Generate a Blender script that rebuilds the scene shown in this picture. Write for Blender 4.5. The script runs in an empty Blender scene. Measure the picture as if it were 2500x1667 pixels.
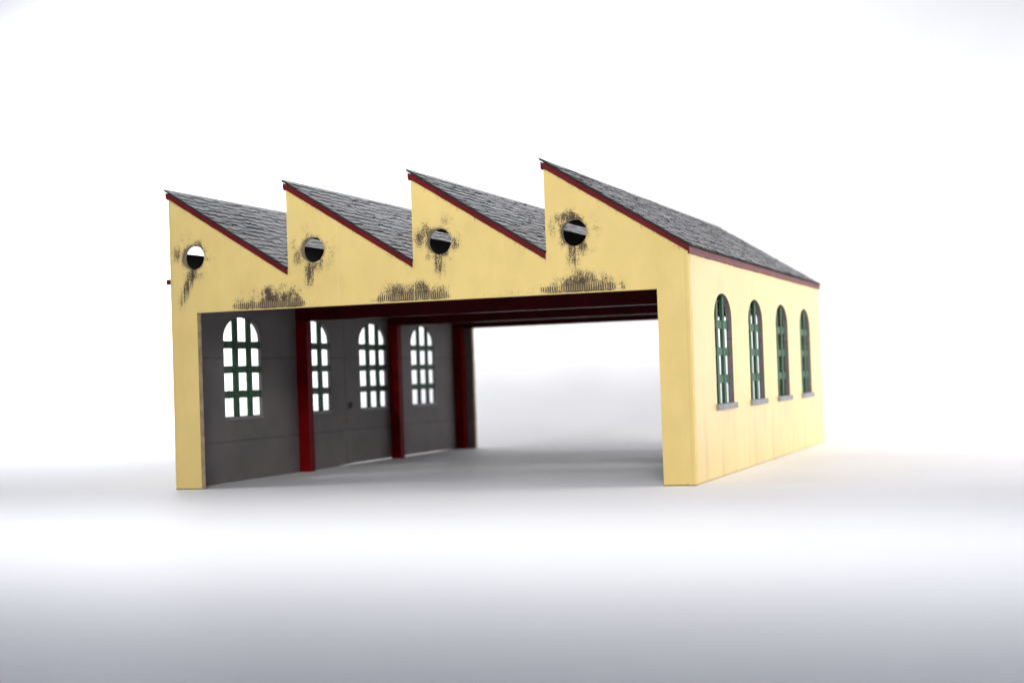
import bpy, bmesh, math, random
from mathutils import Matrix, Vector
random.seed(7)
S = 0.1                      # design unit -> metres (the model is 40 cm wide)
sc = bpy.context.scene
C = sc.collection

# ------------------------------------------------------------------ camera
cam_d = bpy.data.cameras.new('camera')
cam = bpy.data.objects.new('camera', cam_d); C.objects.link(cam)
cr = Vector((0.93963, 0.34059, -0.03314)); cf = Vector((-0.33995, 0.94015, 0.02344))
cf.normalize(); cr = (cr - cf*cr.dot(cf)).normalized(); cu = cr.cross(cf)
M = Matrix((cr, cu, -cf)).transposed().to_4x4()
M.translation = Vector((6.3554, -10.026, 0.7598))*S
cam.matrix_world = M
cam_d.sensor_width = 36
cam_d.lens = 36*3747.78/2500
cam_d.clip_start = 0.01; cam_d.clip_end = 50
cam_d.dof.use_dof = True
cam_d.dof.focus_distance = 1.10
cam_d.dof.aperture_fstop = 7.5
sc.camera = cam

# ------------------------------------------------------------------ world and lamps
w = bpy.data.worlds.new('World'); sc.world = w; w.use_nodes = True
bg = w.node_tree.nodes['Background']
bg.inputs[0].default_value = (0.80, 0.87, 1.1, 1); bg.inputs[1].default_value = 0.27

def lamp(name, loc, target, size, power, color=(1,1,1), spread=180, size_y=None):
    d = bpy.data.lights.new(name, 'AREA'); o = bpy.data.objects.new(name, d); C.objects.link(o)
    d.shape = 'RECTANGLE'; d.size = size*S; d.size_y = (size_y or size)*S
    d.energy = power; d.color = color; d.spread = math.radians(spread)
    loc = Vector(loc)*S; t = Vector(target)*S
    o.location = loc
    o.rotation_euler = (t-loc).to_track_quat('-Z', 'Y').to_euler()
    return o
lamp('side_softbox', (11.5, 2.0, 4.0), (4, 2.6, .6), 5, 1.5, (1,.955,.935), spread=80)
lamp('front_softbox', (6.8, -13.0, 6.8), (2.6, 1.0, .7), 3.6, .76, (1,.99,.97), spread=38)
lamp('overhead_softbox', (2.6, -3.55, 7.0), (2.6, -3.55, 0), 15, 1.2, (1,1,1), spread=51, size_y=1.8)
lamp('left_softbox', (-6.0, -2.5, 7.0), (0.5, 1.5, 0.8), 2.5, 0.75, (.97,.98,1), spread=90)
lamp('floor_fill_left', (-5.5, 3.2, 6.5), (-5.5, 3.2, 0), 4, .40, (1,1,1), spread=76)  # added fill light, whitens the floor left of the shed
lamp('floor_fill_right', (9.3, 2.6, 6.5), (9.3, 2.6, 0), 4, .30, (1,1,1), spread=76)  # added fill light for the floor on the right
lamp('backdrop_softbox', (3.0, -3.2, 6.0), (-.2, 9.5, 6.0), 3, 3.8, (1,1,1), spread=88)
lamp('backdrop_lamp_left', (-10.5, 2.5, 4.8), (-7.6, 7.6, 2.6), 4, 4.8, (1,1,1), spread=80)
lamp('backdrop_lamp_right', (12.0, 3.0, 4.5), (8.6, 7.0, .9), 3, 3.1, (1,1,1), spread=76)

sc.view_settings.view_transform = 'Standard'
sc.view_settings.look = 'None'
sc.view_settings.exposure = 0.0
sc.view_settings.gamma = 1.0
sc.view_settings.use_curve_mapping = False
sc.render.engine = 'CYCLES'
sc.cycles.max_bounces = 8
sc.cycles.use_denoising = True

# ------------------------------------------------------------------ node helpers
class V:
    """a tiny wrapper so that shader maths can be written as expressions"""
    def __init__(s, nt, sock): s.nt = nt; s.s = sock
    def _m(s, op, *a, clamp=False):
        n = s.nt.nodes.new('ShaderNodeMath'); n.operation = op; n.use_clamp = clamp
        for i, v in enumerate((s,)+a):
            if isinstance(v, V): s.nt.links.new(v.s, n.inputs[i])
            else: n.inputs[i].default_value = float(v)
        return V(s.nt, n.outputs[0])
    def _c(s, v):
        if isinstance(v, V): return v
        n = s.nt.nodes.new('ShaderNodeValue'); n.outputs[0].default_value = float(v); return V(s.nt, n.outputs[0])
    def __add__(s, o): return s._m('ADD', o)
    __radd__ = __add__
    def __sub__(s, o): return s._m('SUBTRACT', o)
    def __rsub__(s, o): return s._c(o)._m('SUBTRACT', s)
    def __mul__(s, o): return s._m('MULTIPLY', o)
    __rmul__ = __mul__
    def __truediv__(s, o): return s._m('DIVIDE', o)
    def __neg__(s): return s._m('MULTIPLY', -1)
    def abs(s): return s._m('ABSOLUTE')
    def pow(s, o): return s._m('POWER', o)
    def max(s, o): return s._m('MAXIMUM', o)
    def min(s, o): return s._m('MINIMUM', o)
    def clamp(s): return s._m('ADD', 0, clamp=True)
    def step(s, a, b):       # smoothstep a -> b
        n = s.nt.nodes.new('ShaderNodeMapRange'); n.interpolation_type = 'SMOOTHSTEP'
        s.nt.links.new(s.s, n.inputs['Value'])
        lo, hi, t0, t1 = (a, b, 0, 1) if a <= b else (b, a, 1, 0)
        n.inputs['From Min'].default_value = lo; n.inputs['From Max'].default_value = hi
        n.inputs['To Min'].default_value = t0; n.inputs['To Max'].default_value = t1
        return V(s.nt, n.outputs[0])
    def gauss(s, c, wd):
        return (((s - c)/wd).pow(2)*-1)._m('EXPONENT')

def new_mat(name):
    m = bpy.data.materials.new(name); m.use_nodes = True
    nt = m.node_tree; b = nt.nodes['Principled BSDF']
    tc = nt.nodes.new('ShaderNodeTexCoord')
    sp = nt.nodes.new('ShaderNodeVectorMath'); sp.operation = 'SCALE'; sp.inputs['Scale'].default_value = 1/S
    nt.links.new(tc.outputs['Object'], sp.inputs[0])
    sx = nt.nodes.new('ShaderNodeSeparateXYZ'); nt.links.new(sp.outputs[0], sx.inputs[0])
    return m, nt, b, sp.outputs[0], V(nt, sx.outputs[0]), V(nt, sx.outputs[1]), V(nt, sx.outputs[2])

def noise(nt, vec, scale, stretch=(1,1,1), detail=4, rough=.55, off=(0,0,0), dist=0):
    mp = nt.nodes.new('ShaderNodeMapping'); nt.links.new(vec, mp.inputs[0])
    mp.inputs['Scale'].default_value = stretch; mp.inputs['Location'].default_value = off
    n = nt.nodes.new('ShaderNodeTexNoise'); nt.links.new(mp.outputs[0], n.inputs['Vector'])
    n.inputs['Scale'].default_value = scale; n.inputs['Detail'].default_value = detail
    n.inputs['Roughness'].default_value = rough; n.inputs['Distortion'].default_value = dist
    return V(nt, n.outputs['Fac'])

def mix(nt, fac, a, b):
    n = nt.nodes.new('ShaderNodeMix'); n.data_type = 'RGBA'
    nt.links.new(fac.s, n.inputs[0])
    for v, i in ((a, 6), (b, 7)):
        if isinstance(v, tuple): n.inputs[i].default_value = (*v, 1)
        else: nt.links.new(v, n.inputs[i])
    return n.outputs[2]

def bump(nt, b, h, strength=.3, dist=.01):
    n = nt.nodes.new('ShaderNodeBump'); n.inputs['Strength'].default_value = strength
    n.inputs['Distance'].default_value = dist*S
    nt.links.new(h.s, n.inputs['Height']); nt.links.new(n.outputs[0], b.inputs['Normal'])

def specks(nt, vec, scale, thr, keep):
    v = nt.nodes.new('ShaderNodeTexVoronoi'); v.inputs['Scale'].default_value = scale
    nt.links.new(vec, v.inputs['Vector'])
    s2 = nt.nodes.new('ShaderNodeSeparateColor'); nt.links.new(v.outputs['Color'], s2.inputs[0])
    d = V(nt, v.outputs['Distance']).step(thr, thr*.4)
    return d * V(nt, s2.outputs[0]).step(keep-.001, keep)

YEL = (0.76, 0.575, 0.208)
GREY = (0.165, 0.150, 0.147)

def plain(name, col, rough=.5, var=.12, nscale=6, spec=.5, bstr=.15, bscale=60):
    m, nt, b, vec, x, y, z = new_mat(name)
    n = noise(nt, vec, nscale)
    dk = tuple(c*(1-var*2) for c in col); lt = tuple(min(1, c*(1+var)) for c in col)
    nt.links.new(mix(nt, n.step(.3, .7), dk, lt), b.inputs['Base Color'])
    b.inputs['Roughness'].default_value = rough
    b.inputs['Specular IOR Level'].default_value = spec
    bump(nt, b, noise(nt, vec, bscale, detail=3), bstr, .02)
    return m

# ---- yellow front gable paint with soot and pencil-like dirt
HOLES = [(i+.205, 1.738) for i in range(4)]
def front_paint():
    m, nt, b, vec, x, y, z = new_mat('yellow_front_paint')
    broad = noise(nt, vec, 1.4, detail=3)
    mid = noise(nt, vec, 7, (1,1,.6), detail=5, off=(3,0,1))
    grain = noise(nt, vec, 150, (1,1,.6), detail=2, rough=.7)
    grain2 = noise(nt, vec, 42, (1,1,.35), detail=5, rough=.8, off=(5,0,2))
    streak = noise(nt, vec, 60, (1,1,.07), detail=3, rough=.6)
    warp = (noise(nt, vec, 9, detail=5, rough=.65, off=(1,4,2)) - .5)
    soot = None
    # domes of soot over the opening: centre, half width, height, left/right power, strength
    for xc, hw, h, st, sh in ((.865, .36, .20, 1.05, 1.6), (1.99, .34, .17, .82, 3.2), (3.25, .33, .185, 1.0, 1.5),
                              (2.75, .30, .08, .25, 2.0)):
        lump = noise(nt, vec, 9, (1,1,.5), detail=3, off=(xc*3,0,0))
        u = ((x - xc)/hw).abs().pow(2.2)
        v = ((z - 1.315).max(0)/h).pow(sh)
        d = 1 - u - v + warp*2.2 + (lump - .5)*1.3
        a = d.step(-.35, 1.15)*st*(u.step(1.35, .9))
        soot = a if soot is None else soot.max(a)
    soot = soot * z.step(1.322, 1.334)
    # rings of smoke round the portholes, and drips below them
    for k, (hx, hz) in enumerate(HOLES):
        dx = x - hx; dz = z - hz
        r = (dx*dx + dz*dz).pow(.5)
        patch = noise(nt, vec, 8, detail=3, off=(k*2.3, 0, k*1.7)).step(.38, .66)
        ring = r.step(.27, .09) * patch * (.78, .72, .78, .9)[k]
        near = r.step(.14, .09)*.60
        lean = (-.10, -.02, .0, .0)[k]
        ln = (.40, .28, .24, .28)[k]
        low = (hz - .08 - z)
        drip = (dx - lean*low/.3*1.2 - (.0, -.02, -.0, -.01)[k]).gauss(0, (.05, .045, .055, .05)[k]) * low.step(-.03, .02) * low.step(ln, ln*.35) * (1.05, .98, .86, .98)[k]
        drip = drip * (streak.step(.32, .6)*.5 + .5)
        pl = (.14, .12, .15, .15)[k]
        side = (dx + pl).gauss(0, .05) * (dz - (.03, -.05, .03, .03)[k]).gauss(0, .08) * (.72, .72, .85, .5)[k]
        soot = soot.max(ring).max(near).max(drip).max(side)
    # a few rubbed diagonals
    rub = noise(nt, vec, 5, (1.0,1,1.0), detail=4, off=(2,0,7)).step(.56, .8)*z.step(1.75, 1.45)*z.step(1.3,1.36)*.25*x.step(.25,.6)
    soot = soot.max(rub)
    thr = grain*.72 + grain2*.58 - .15
    mask = (thr - .5 + (soot*.95 - .50)*.42).step(-.07, .13)
    # comb of print ribs just above the opening
    ztop = z + (grain2-.5)*.12
    band = z.step(1.334, 1.342)*ztop.step(1.392, 1.372)*x.step(.25,.3)*x.step(3.75,3.7)
    rib = (x*(2*math.pi/.0165))._m('SINE')*.5 + .5
    ribm = band*((soot + (grain2-.5)*1.6).step(.22, .5))*rib.step(.25, .65)
    mask = (mask*(1 - band*(1-rib)*.4)).max(ribm)
    soft = soot.step(.05, 1)*.34                                            # a rubbed grey veil under the grains
    # edges: rub marks along the verge, corner lines, seams, specks
    tooth = x - x._m('FLOOR')
    under = (2.182 - .631*tooth) - z
    verge = under.step(.03, .0)*grain2.step(.52, .66)*.55
    seam = (x - 2.004).gauss(0, .003)*z.step(1.50, 1.47)*.6 + (x - 1.405).gauss(0, .003)*.35*z.step(1.95,1.9)
    edge = (x - .018).gauss(0, .003)*.3 + (x - 3.975).gauss(0, .003)*.3
    sp = specks(nt, vec, 11, .035, .72)
    base = mix(nt, broad.step(.3, .7)*.5 + mid.step(.3, .75)*.5, (YEL[0]*.93, YEL[1]*.92, YEL[2]*.88), (YEL[0]*1.04, YEL[1]*1.04, YEL[2]*1.06))
    c = mix(nt, soft.clamp(), base, (.36, .29, .19))
    c = mix(nt, (mask*.92).clamp(), c, (.042, .030, .034))
    c = mix(nt, verge.clamp(), c, (.22, .16, .10))
    c = mix(nt, seam.clamp(), c, (.80, .68, .38))
    c = mix(nt, edge.clamp(), c, (.5, .36, .17))
    c = mix(nt, sp*.8, c, (.12, .06, .04))
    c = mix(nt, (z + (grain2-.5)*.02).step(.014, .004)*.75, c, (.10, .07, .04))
    wash = noise(nt, vec, 3.2, (1,1,.5), detail=5, rough=.65, off=(9,1,3)).step(.52, .78)*.16
    c = mix(nt, wash, c, (.50, .37, .15))
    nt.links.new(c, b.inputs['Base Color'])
    b.inputs['Roughness'].default_value = .55
    nt.links.new(((1 - mask.clamp())*.33 + .02).s, b.inputs['Specular IOR Level'])
    lines = (x*(2*math.pi/.021) + mid*4)._m('SINE')*.03
    hgt = lines + grain*.35 + band*rib*.5*soot.step(.0,.3) + broad*.8
    bump(nt, b, hgt, .35, .008)
    return m

def side_paint():
    m, nt, b, vec, x, y, z = new_mat('yellow_side_paint')
    broad = noise(nt, vec, 1.1, detail=3)
    st = noise(nt, vec, 5, (1, 1, .13), detail=5, rough=.6)
    st2 = noise(nt, vec, 16, (1, 1, .1), detail=4, rough=.6, off=(0,2,0))
    dirt = st.step(.46, .74)*z.step(.62, .35)*.45 + st2.step(.5, .75)*z.step(.55, .2)*.2
    for yc in (1.04, 2.27, 3.47, 4.73):
        dirt = dirt.max((y - yc).abs().step(.42, .2)*(z-.40).gauss(0, .14)*st2.step(.4, .7)*.5)
        dirt = dirt.max((y - yc + .1).gauss(0, .12)*(z-1.40).gauss(0, .08)*.28*st2.step(.3,.6))
    base = mix(nt, broad.step(.3, .7), (YEL[0]*.95, YEL[1]*.94, YEL[2]*.92), (YEL[0]*1.03, YEL[1]*1.03, YEL[2]*1.06))
    c = mix(nt, dirt.clamp(), base, (.42, .31, .15))
    seam = (y - 2.855).gauss(0, .006)*.35
    c = mix(nt, seam, c, (.35, .28, .15))
    c = mix(nt, specks(nt, vec, 9, .03, .8)*.6, c, (.2, .1, .06))
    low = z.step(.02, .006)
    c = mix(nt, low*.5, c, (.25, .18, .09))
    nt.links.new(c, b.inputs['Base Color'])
    b.inputs['Roughness'].default_value = .36
    b.inputs['Specular IOR Level'].default_value = .6
    bump(nt, b, st2*.5 + noise(nt, vec, 40, detail=3)*.5, .2, .008)
    return m

def inner_grey():
    m, nt, b, vec, x, y, z = new_mat('inner_grey_paint')
    n1 = noise(nt, vec, 2.2, detail=4); n2 = noise(nt, vec, 14, detail=4, off=(1,1,1))
    wob = (n2 - .5)*.012
    seam = (z + wob - .323).gauss(0, .006) + (z + wob - .992).gauss(0, .006) + (y + wob*.5 - 2.86).gauss(0, .009)
    seam = seam * noise(nt, vec, 3, detail=2, off=(4,4,0)).step(.25, .5)
    c = mix(nt, n1.step(.3, .7)*.6 + n2*.4, (GREY[0]*.82, GREY[1]*.82, GREY[2]*.84), (GREY[0]*1.18, GREY[1]*1.16, GREY[2]*1.14))
    c = mix(nt, noise(nt, vec, 3.5, detail=3, off=(7,2,2)).step(.58, .75)*.35, c, (.17, .10, .085))
    c = mix(nt, (seam*.5).clamp(), c, (.03, .028, .028))
    nt.links.new(c, b.inputs['Base Color'])
    b.inputs['Roughness'].default_value = .6
    b.inputs['Specular IOR Level'].default_value = .3
    bump(nt, b, n2 - seam*.5, .3, .01)
    return m

def slate():
    m, nt, b, vec, x, y, z = new_mat('grey_slate_card')
    at = nt.nodes.new('ShaderNodeAttribute'); at.attribute_name = 'tint'; at.attribute_type = 'GEOMETRY'
    t = V(nt, at.outputs['Fac'])
    n = noise(nt, vec, 40, (.4,1,1), detail=4)
    n2 = noise(nt, vec, 3, detail=3)
    f = t*.5 + n*.3 + n2*.2
    c = mix(nt, f.step(.2, .8), (.125, .127, .13), (.205, .205, .208))
    nt.links.new(c, b.inputs['Base Color'])
    b.inputs['Roughness'].default_value = .38
    b.inputs['Specular IOR Level'].default_value = .9
    bump(nt, b, n, .3, .008)
    return m

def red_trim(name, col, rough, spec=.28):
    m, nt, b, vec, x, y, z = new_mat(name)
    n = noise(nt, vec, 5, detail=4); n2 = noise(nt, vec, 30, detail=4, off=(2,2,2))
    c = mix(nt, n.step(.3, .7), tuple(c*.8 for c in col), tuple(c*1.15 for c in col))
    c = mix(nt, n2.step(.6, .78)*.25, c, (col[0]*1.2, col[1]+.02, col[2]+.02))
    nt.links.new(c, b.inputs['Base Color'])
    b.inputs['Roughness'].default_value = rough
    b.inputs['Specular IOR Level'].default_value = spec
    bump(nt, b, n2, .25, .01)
    return m

def sweep_paper():
    m, nt, b, vec, x, y, z = new_mat('white_paper')
    n = noise(nt, vec, .8, (1, 1, 1), detail=3)
    n2 = noise(nt, vec, 3, (.5, 2.2, 1), detail=4)
    c = mix(nt, n*.5 + n2*.5, (.80, .80, .815), (.86, .86, .865))
    smear = noise(nt, vec, 1.3, (.35, 2.0, 1), detail=6, rough=.6, off=(3,5,0)).step(.55, .8)*.10
    c = mix(nt, smear, c, (.62, .62, .66))
    c = mix(nt, specks(nt, vec, 2.2, .016, .82)*.8, c, (.2, .18, .17))
    nt.links.new(c, b.inputs['Base Color'])
    b.inputs['Roughness'].default_value = .55
    b.inputs['Specular IOR Level'].default_value = .25
    bump(nt, b, n2, .12, .02)
    return m

M_FRONT = front_paint(); M_SIDE = side_paint(); M_IN = inner_grey(); M_SLATE = slate()
M_TRIM = red_trim('dark_red_trim_paint', (.125, .006, .009), .45, .2)
M_COL = red_trim('dark_red_column_paint', (.165, .003, .004), .5, .04)
M_BEAM = red_trim('shade_toned_red_beam', (.06, .002, .004), .38, .10)  # darker than the column red: interior shade put into the beam colour
M_GREEN = plain('green_window_paint', (.032, .098, .048), .5, .12, 12, .2)
M_SILL = plain('grey_sill_paint', (.25, .25, .26), .6, .08, 10)
M_BOARD = plain('black_roof_card', (.018, .018, .018), .8, .1)
M_PAPER = sweep_paper()
M_PORT = plain('scuffed_porthole_rim', (.46, .38, .27), .6, .15, 30)
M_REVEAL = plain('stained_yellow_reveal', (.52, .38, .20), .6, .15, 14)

# ------------------------------------------------------------------ mesh helpers
def link(o, parent=None, mats=()):
    C.objects.link(o)
    for m in mats: o.data.materials.append(m)
    if parent: o.parent = parent
    return o

def obj(name, bm, mats, parent=None, loc=None, smooth=False):
    """bm is in design units; loc (design units) becomes the object's origin"""
    loc = Vector(loc) if loc else Vector((0,0,0))
    bmesh.ops.translate(bm, verts=bm.verts, vec=-loc)
    bmesh.ops.scale(bm, verts=bm.verts, vec=(S,S,S))
    me = bpy.data.meshes.new(name); bm.to_mesh(me); bm.free()
    o = bpy.data.objects.new(name, me)
    link(o, parent, mats if isinstance(mats, (list, tuple)) else (mats,))
    o.location = loc*S
    for p in me.polygons: p.use_smooth = smooth
    return o

def box(bm, x0, x1, y0, y1, z0, z1, bev=0.0):
    r = bmesh.ops.create_cube(bm, size=1)
    vs = r['verts']
    for v in vs:
        v.co = Vector((x0 + (v.co.x+.5)*(x1-x0), y0 + (v.co.y+.5)*(y1-y0), z0 + (v.co.z+.5)*(z1-z0)))
    if bev:
        es = list({e for v in vs for e in v.link_edges})
        bmesh.ops.bevel(bm, geom=es, offset=bev, segments=2, affect='EDGES', profile=.6)

def plate(outer, holes, depth, plane, at, bev=.003):
    """2D outline with holes, given thickness. plane 'xz': (u,v)->(x,z), thickness along y from at to at+depth;
       'yz': (u,v)->(y,z), thickness along x."""
    cu = bpy.data.curves.new('outline', 'CURVE'); cu.dimensions = '2D'; cu.fill_mode = 'BOTH'
    for pts in [outer]+holes:
        sp = cu.splines.new('POLY'); sp.points.add(len(pts)-1)
        for i, (a, b_) in enumerate(pts): sp.points[i].co = (a, b_, 0, 1)
        sp.use_cyclic_u = True
    cu.extrude = depth/2 - bev; cu.bevel_depth = bev; cu.bevel_resolution = 1; cu.offset = -bev
    o = bpy.data.objects.new('outline', cu); C.objects.link(o)
    dg = bpy.context.evaluated_depsgraph_get()
    me = bpy.data.meshes.new_from_object(o.evaluated_get(dg))
    bpy.data.objects.remove(o); bpy.data.curves.remove(cu)
    bm = bmesh.new(); bm.from_mesh(me); bpy.data.meshes.remove(me)
    for v in bm.verts:
        u, vv, ww = v.co
        v.co = (u, at+depth/2+ww, vv) if plane == 'xz' else (at+depth/2+ww, u, vv)
    bmesh.ops.remove_doubles(bm, verts=bm.verts, dist=1e-5)
    bmesh.ops.recalc_face_normals(bm, faces=bm.faces)
    return bm

def circle(cx, cy, r, n=40):
    return [(cx+r*math.cos(2*math.pi*i/n), cy+r*math.sin(2*math.pi*i/n)) for i in range(n)]

# ------------------------------------------------------------------ setting
def sweep():
    # floor: flat paper, then the backdrop curves up behind it
    bm = bmesh.new()
    X0, X1, Y0, Y1 = -22, 24, -16, 6.3
    nx, ny = 46, 46
    g = [[bm.verts.new((X0+(X1-X0)*i/nx, Y0+(Y1-Y0)*j/ny, 0)) for j in range(ny+1)] for i in range(nx+1)]
    for i in range(nx):
        for j in range(ny): bm.faces.new((g[i][j], g[i+1][j], g[i+1][j+1], g[i][j+1]))
    f = obj('floor', bm, M_PAPER, smooth=True); f['kind'] = 'structure'
    bm = bmesh.new()
    R = 3.2; prof = [(Y1, 0)]
    for k in range(1, 25):
        a = math.pi/2*k/24; prof.append((Y1+R*math.sin(a), R-R*math.cos(a)))
    for k in range(1, 6): prof.append((Y1+R, R+k*3.0))
    rows = [[bm.verts.new((X0+(X1-X0)*i/nx, y, z)) for (y, z) in prof] for i in range(nx+1)]
    for i in range(nx):
        for j in range(len(prof)-1): bm.faces.new((rows[i][j], rows[i+1][j], rows[i+1][j+1], rows[i][j+1]))
    f = obj('backdrop', bm, M_PAPER, smooth=True); f['kind'] = 'structure'
sweep()

# ------------------------------------------------------------------ the model building
W, D, T = 4.0, 5.71, .06
TL = .032
TS = .044                      # side walls are thinner than the gables
SL = .631
ZR, ZV = 2.236, 1.605          # top of the tooth outline at ridge and valley
root = bpy.data.objects.new('model_engine_shed', None); C.objects.link(root)
root['label'] = 'yellow model engine shed with slate saw-tooth roof, sooty gable, red trim and green arched windows'
root['category'] = 'model building'
root.empty_display_size = .05

WZ0, WSP, WTOP, HW = .52, 1.145, 1.322, .30
def arch(yc, n=14):
    pts = [(yc-HW, WZ0), (yc+HW, WZ0)]
    for k in range(n+1):
        a = math.pi*k/n
        pts.append((yc + HW*math.cos(a), WSP + (WTOP-WSP)*math.sin(a)))
    return pts
def arch_z(dy):
    return WSP + (WTOP-WSP)*math.sqrt(max(0, 1-(dy/HW)**2))

# gables ------------------------------------------------------------
PW = .2235; ZO = 1.3213
def gable_outline():
    pts = [(0, 0), (PW, 0), (PW, ZO), (W-PW, ZO), (W-PW, 0), (W, 0), (W, ZV)]
    for i in (3, 2, 1, 0):
        pts.append((i, ZR))
        if i: pts.append((i, ZV))
    return pts
for name, y0, sgn in (('front_gable_wall', 0, -1), ('rear_gable_wall', D-T, 1)):
    bm = plate(gable_outline(), [circle(hx, hz, .0925) for hx, hz in HOLES], T, 'xz', y0, .004)
    for f in bm.faces:
        c = f.calc_center_median(); n = f.normal
        if n.y*sgn > .25: f.material_index = 0
        elif n.y*sgn < -.9: f.material_index = 1
        elif c.z > 1.5 and any(math.hypot(c.x-hx, c.z-hz) < .1 for hx, hz in HOLES): f.material_index = 3
        elif PW-.02 < c.x < W-PW+.02 and c.z < ZO+.02: f.material_index = 2
        else: f.material_index = 0
    o = obj(name, bm, [M_FRONT, M_IN, M_REVEAL, M_PORT], root)
    if sgn > 0: o.data.materials[0] = M_SIDE

# side walls ----------------------------------------------------------
RY = (1.035, 2.275, 3.48, 4.735)
LY = (1.0, 2.27, 3.495, 4.72)
SLITS = [(.14, 1.84), (1.98, 3.78), (3.92, 5.56)]
KERB, LINT = 1.784, 1.858
def slit_holes(): return [[(a, KERB), (b_, KERB), (b_, LINT), (a, LINT)] for a, b_ in SLITS]
bm = plate([(T, 0), (D-T, 0), (D-T, ZV-.006), (T, ZV-.006)], [arch(y) for y in RY], TS, 'yz', W-TS, .002)
for f in bm.faces: f.material_index = 0 if f.normal.x > .25 and f.calc_center_median().x > W-.01 else 1
obj('side_wall', bm, [M_SIDE, M_IN], root)
bm = plate([(T, 0), (2.5, 0), (3.0, .010), (5.0, .012), (D-T, 0), (D-T, 1.5295), (T, 1.5295)],
           [arch(y) for y in LY], TL, 'yz', 0, .002)
for f in bm.faces: f.material_index = 0 if f.normal.x < -.25 and f.calc_center_median().x < .01 else 1
obj('side_wall', bm, [M_SIDE, M_IN], root)
for i in (0, 1, 2, 3):
    bm = plate([(T, 1.53), (D-T, 1.53), (D-T, ZR-.03), (T, ZR-.03)], slit_holes(), T, 'yz', i)
    for f in bm.faces: f.material_index = 0 if f.normal.x < -.25 and f.calc_center_median().x < i+.01 else 1  # inner faces black, the upper interior's shade put into the colour
    obj('clerestory_wall', bm, [M_SIDE, M_BOARD], root)

# windows ---------------------------------------------------------------
def jitter_bar(bm, x0, x1, y0, y1, z0, z1, n=10, amp=.0022):
    """a bar with slightly ragged printed edges; long axis is the longer of y and z"""
    vert = (z1-z0) > (y1-y0)
    rings = []
    for k in range(n+1):
        t = k/n
        j = [random.uniform(-amp, amp) for _ in range(2)]
        if vert: q = [(x0, y0+j[0], z0+(z1-z0)*t), (x1, y0+j[0], z0+(z1-z0)*t), (x1, y1+j[1], z0+(z1-z0)*t), (x0, y1+j[1], z0+(z1-z0)*t)]
        else: q = [(x0, y0+(y1-y0)*t, z0+j[0]), (x0, y0+(y1-y0)*t, z1+j[1]), (x1, y0+(y1-y0)*t, z1+j[1]), (x1, y0+(y1-y0)*t, z0+j[0])]
        rings.append([bm.verts.new(p) for p in q])
    for k in range(n):
        for a in range(4):
            bm.faces.new((rings[k][a], rings[k][(a+1)%4], rings[k+1][(a+1)%4], rings[k+1][a]))
    bm.faces.new(rings[0][::-1]); bm.faces.new(rings[-1])
def window_meshes():
    # local origin: outer wall face, window centre, z = 0 ; +x is outwards
    bm = bmesh.new()
    for a, b_ in ((-.142, -.080), (.073, .138)):
        top = arch_z((a+b_)/2)
        jitter_bar(bm, -.044, -.022, a, b_, WZ0-.003, top+.004, 16)
    for z0, z1 in ((1.068, 1.127), (.870, .928), (.669, .728)):
        jitter_bar(bm, -.040, -.027, -HW-.004, HW+.004, z0, z1, 14)
    bmesh.ops.recalc_face_normals(bm, faces=bm.faces)
    s = bmesh.new()
    box(s, -.043, .022, -.335, .330, .480, .521, .003); box(s, -.054, -.0425, -.30, .30, .492, .517, .002)
    return bm, s
bw, bs = window_meshes()
first = obj('window', bw, M_GREEN, root)
sill0 = obj('sill', bs, M_SILL, first)
def put_window(o, x, y, rot):
    o.location = (x*S, y*S, 0); o.rotation_euler = (0, 0, rot)
put_window(first, W, RY[0], 0)
wins = [(W, y, 0) for y in RY[1:]] + [(TL-TS, y, math.pi) for y in LY]
for x, y, r in wins:
    c = first.copy(); C.objects.link(c); c.parent = root
    s = sill0.copy(); C.objects.link(s); s.parent = c
    put_window(c, x, y, r)

# columns and beams ---------------------------------------------------
CY = (1.92, 3.85, 5.55)
for cy in CY:
    for side in (0, 1):
        bm = bmesh.new()
        x0, x1 = (TL+.001, .137) if side == 0 else (W-.137, W-TS-.001)
        box(bm, x0, x1, cy, cy+.095, 0.002, 1.309, .004)
        obj('column', bm, M_COL, root, loc=((x0+x1)/2, cy+.05, 0))
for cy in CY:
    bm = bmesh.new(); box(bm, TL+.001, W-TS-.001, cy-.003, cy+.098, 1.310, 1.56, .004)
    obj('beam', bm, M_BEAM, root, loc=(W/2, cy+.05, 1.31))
bm = bmesh.new(); box(bm, TL, .065, 2.93, 2.985, .525, .56, .004); box(bm, TL, .06, 2.945, 2.97, .56, .578, .004)
obj('clip', bm, M_IN, root, loc=(T, 2.95, .54))

# roofs --------------------------------------------------------------
sec = math.hypot(1, SL); ux, uz = 1/sec, -SL/sec        # unit vector down the slope
nx_, nz_ = SL/sec, 1/sec                                # roof normal
def wedge(bm, lay, i, s0, s1, y0, y1, h0, h1, th, tint, sk=0):
    """one slate: s along the slope, lifted h0 at its head and h1 at its butt"""
    def P(s, y, h): return (i + s*ux + h*nx_, y, 2.240 + s*uz + h*nz_)
    v = [bm.verts.new(P(*q)) for q in ((s0,y0,h0),(s0,y1,h0),(s1+sk,y1,h1),(s1,y0,h1),
                                       (s0,y0,h0+th),(s0,y1,h0+th),(s1+sk,y1,h1+th),(s1,y0,h1+th))]
    for q in ((4,7,6,5),(0,1,2,3),(0,3,7,4),(1,5,6,2),(3,2,6,7),(0,4,5,1)):
        f = bm.faces.new([v[k] for k in q])
        f.material_index = 0 if q[0] == 4 else 1          # burnt black cut edges
        for l in f.loops: l[lay] = (tint, tint, tint, 1)
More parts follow.
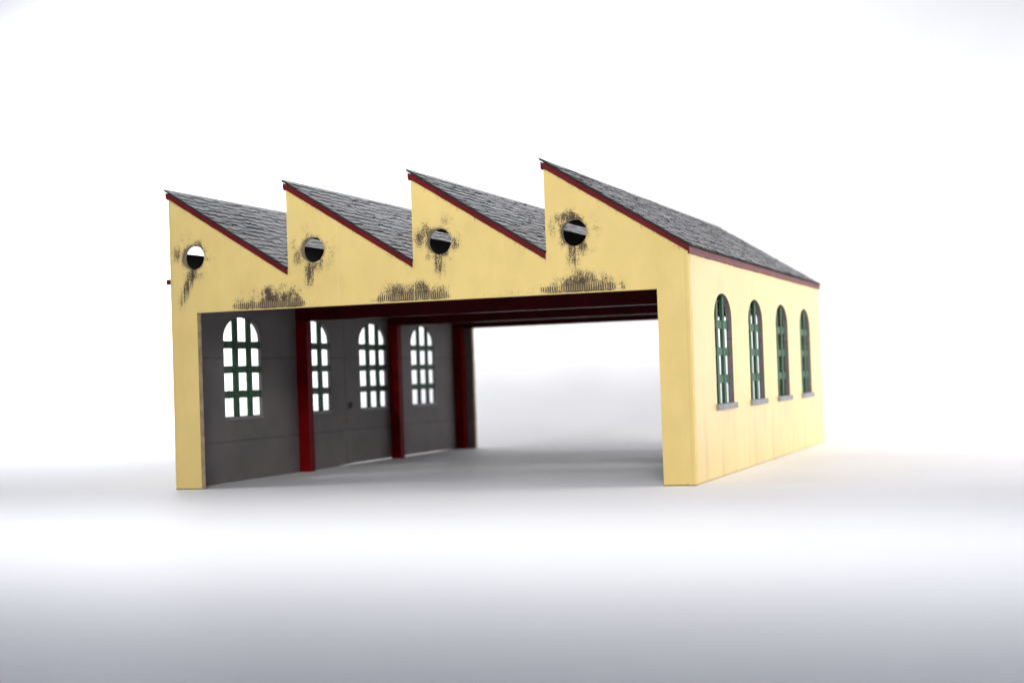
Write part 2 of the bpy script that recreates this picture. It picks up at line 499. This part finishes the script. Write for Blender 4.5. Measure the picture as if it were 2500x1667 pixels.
def make_roof(i):
    bm = bmesh.new()
    lay = bm.loops.layers.float_color.new('tint')
    s_end = sec*(1.0 if i < 3 else 1.022) - (.006 if i < 3 else 0)
    pitch = .076; s = -.032; k = 0
    seams = (1.445, 2.87, 4.30)
    while s < s_end - .02:
        s1 = min(s + pitch, s_end)
        y = -.016 + (0 if k % 2 else -.0) ; first_ = True
        while y < D+.012:
            wd = random.uniform(.06, .15)*(1.0 if not first_ else random.uniform(.4, 1))
            first_ = False
            y1 = min(y+wd, D+.016)
            for q in seams:
                if y < q-.02 < y1 < q+.06 or y < q < y1: y1 = q
            t = random.random()
            bend = random.uniform(-.024, .022)
            b1 = min(s1 + bend, s_end) if s1 < s_end else s_end
            b1 = max(b1, s+.03)
            gap = .0062 if not any(abs(y1-q) < 1e-6 for q in seams) else .014
            lift = random.uniform(.0035, .0075)
            wedge(bm, lay, i, s-.012, b1, y, y1-gap, .0055, .0055+lift, .004, t, random.uniform(-.016, .016))
            y = y1
        s += pitch; k += 1
    bmesh.ops.recalc_face_normals(bm, faces=bm.faces)
    roof = obj('roof', bm, [M_SLATE, M_BOARD], root, loc=(i, 0, 2.24))
    # underlay card
    bm = bmesh.new()
    def strip(bm, s0, s1, y0, y1, h0, h1):
        def P(s, y, h): return (i + s*ux + h*nx_, y, 2.240 + s*uz + h*nz_)
        v = [bm.verts.new(P(*q)) for q in ((s0,y0,h0),(s0,y1,h0),(s1,y1,h0),(s1,y0,h0),(s0,y0,h1),(s0,y1,h1),(s1,y1,h1),(s1,y0,h1))]
        for q in ((4,7,6,5),(0,1,2,3),(0,3,7,4),(1,5,6,2),(3,2,6,7),(0,4,5,1)): bm.faces.new([v[k] for k in q])
    strip(bm, -.030, s_end-.003, -.017, D+.014, -.001, .0055)
    o = obj('underlay', bm, M_BOARD, None, loc=(i, 0, 2.24)); o.parent = roof; o.location = (0, 0, 0)
    bm = bmesh.new()
    strip(bm, .004, sec*(1.0 if i < 3 else .985)-.012, T+.001, D-T-.001, -.03, -.0015)
    o = obj('deck', bm, M_BOARD, None, loc=(i, 0, 2.24)); o.parent = roof; o.location = (0, 0, 0)
    # rake boards front and rear
    vt = .042                                             # vertical height of the board
    for nm, ya, yb in (('bargeboard', -.0135, -.0005), ('bargeboard', D+.0005, D+.0135)):
        bm = bmesh.new()
        xe = 1.0-.002 if i < 3 else 1.010
        zt = lambda xx: 2.240 - SL*xx - .002
        n = 26; rings = []
        for q in range(n+1):
            xx = -.015 + (xe+.015)*q/n
            j = random.uniform(-.0016, .0016); j2 = random.uniform(-.0012, .0012)
            top = zt(max(xx, -.004)) + j2*.5; bot = zt(max(xx, -.004)) - vt + j
            rings.append([bm.verts.new((i+xx, yy, zz)) for yy, zz in
                          ((yb, top), (ya+.003, top), (ya, top-.003), (ya, bot+.003), (ya+.003, bot), (yb, bot))]
                          if ya < 0 else
                         [bm.verts.new((i+xx, yy, zz)) for yy, zz in
                          ((ya, top), (yb-.003, top), (yb, top-.003), (yb, bot+.003), (yb-.003, bot), (ya, bot))])
        for q in range(n):
            for a in range(6): bm.faces.new((rings[q][a], rings[q][(a+1)%6], rings[q+1][(a+1)%6], rings[q+1][a]))
        bm.faces.new(rings[0]); bm.faces.new(rings[-1])
        bmesh.ops.recalc_face_normals(bm, faces=bm.faces)
        o = obj(nm, bm, M_TRIM, None, loc=(i, 0, 2.24)); o.parent = roof; o.location = (0, 0, 0)
    # ridge board running back along the top of the north-light wall
    bm = bmesh.new(); box(bm, i-.020, i-.0005, 0, D, 2.188, 2.236, .006)
    o = obj('ridge_board', bm, M_TRIM, None, loc=(i, 0, 2.24)); o.parent = roof; o.location = (0, 0, 0)
    return roof
for i in range(4): make_roof(i)

# eaves boards along both long walls
def eaves(x0, x1, z0, z1):
    bm = bmesh.new(); n = 60; rings = []
    for q in range(n+1):
        yy = -.012 + (D+.024)*q/n
        j = random.uniform(-.002, .002)
        rings.append([bm.verts.new(p) for p in ((x0, yy, z0+j), (x1, yy, z0+j+.001), (x1, yy, z1), (x0, yy, z1))])
    for q in range(n):
        for a in range(4): bm.faces.new((rings[q][a], rings[q][(a+1)%4], rings[q+1][(a+1)%4], rings[q+1][a]))
    bm.faces.new(rings[0]); bm.faces.new(rings[-1])
    bmesh.ops.recalc_face_normals(bm, faces=bm.faces)
    return bm
obj('eaves_board', eaves(W+.0008, W+.012, 1.548, 1.596), M_TRIM, root, loc=(W, 0, 1.548))
obj('eaves_board', eaves(-.026, -.0008, 1.544, 1.584), M_TRIM, root, loc=(0, 0, 1.548))
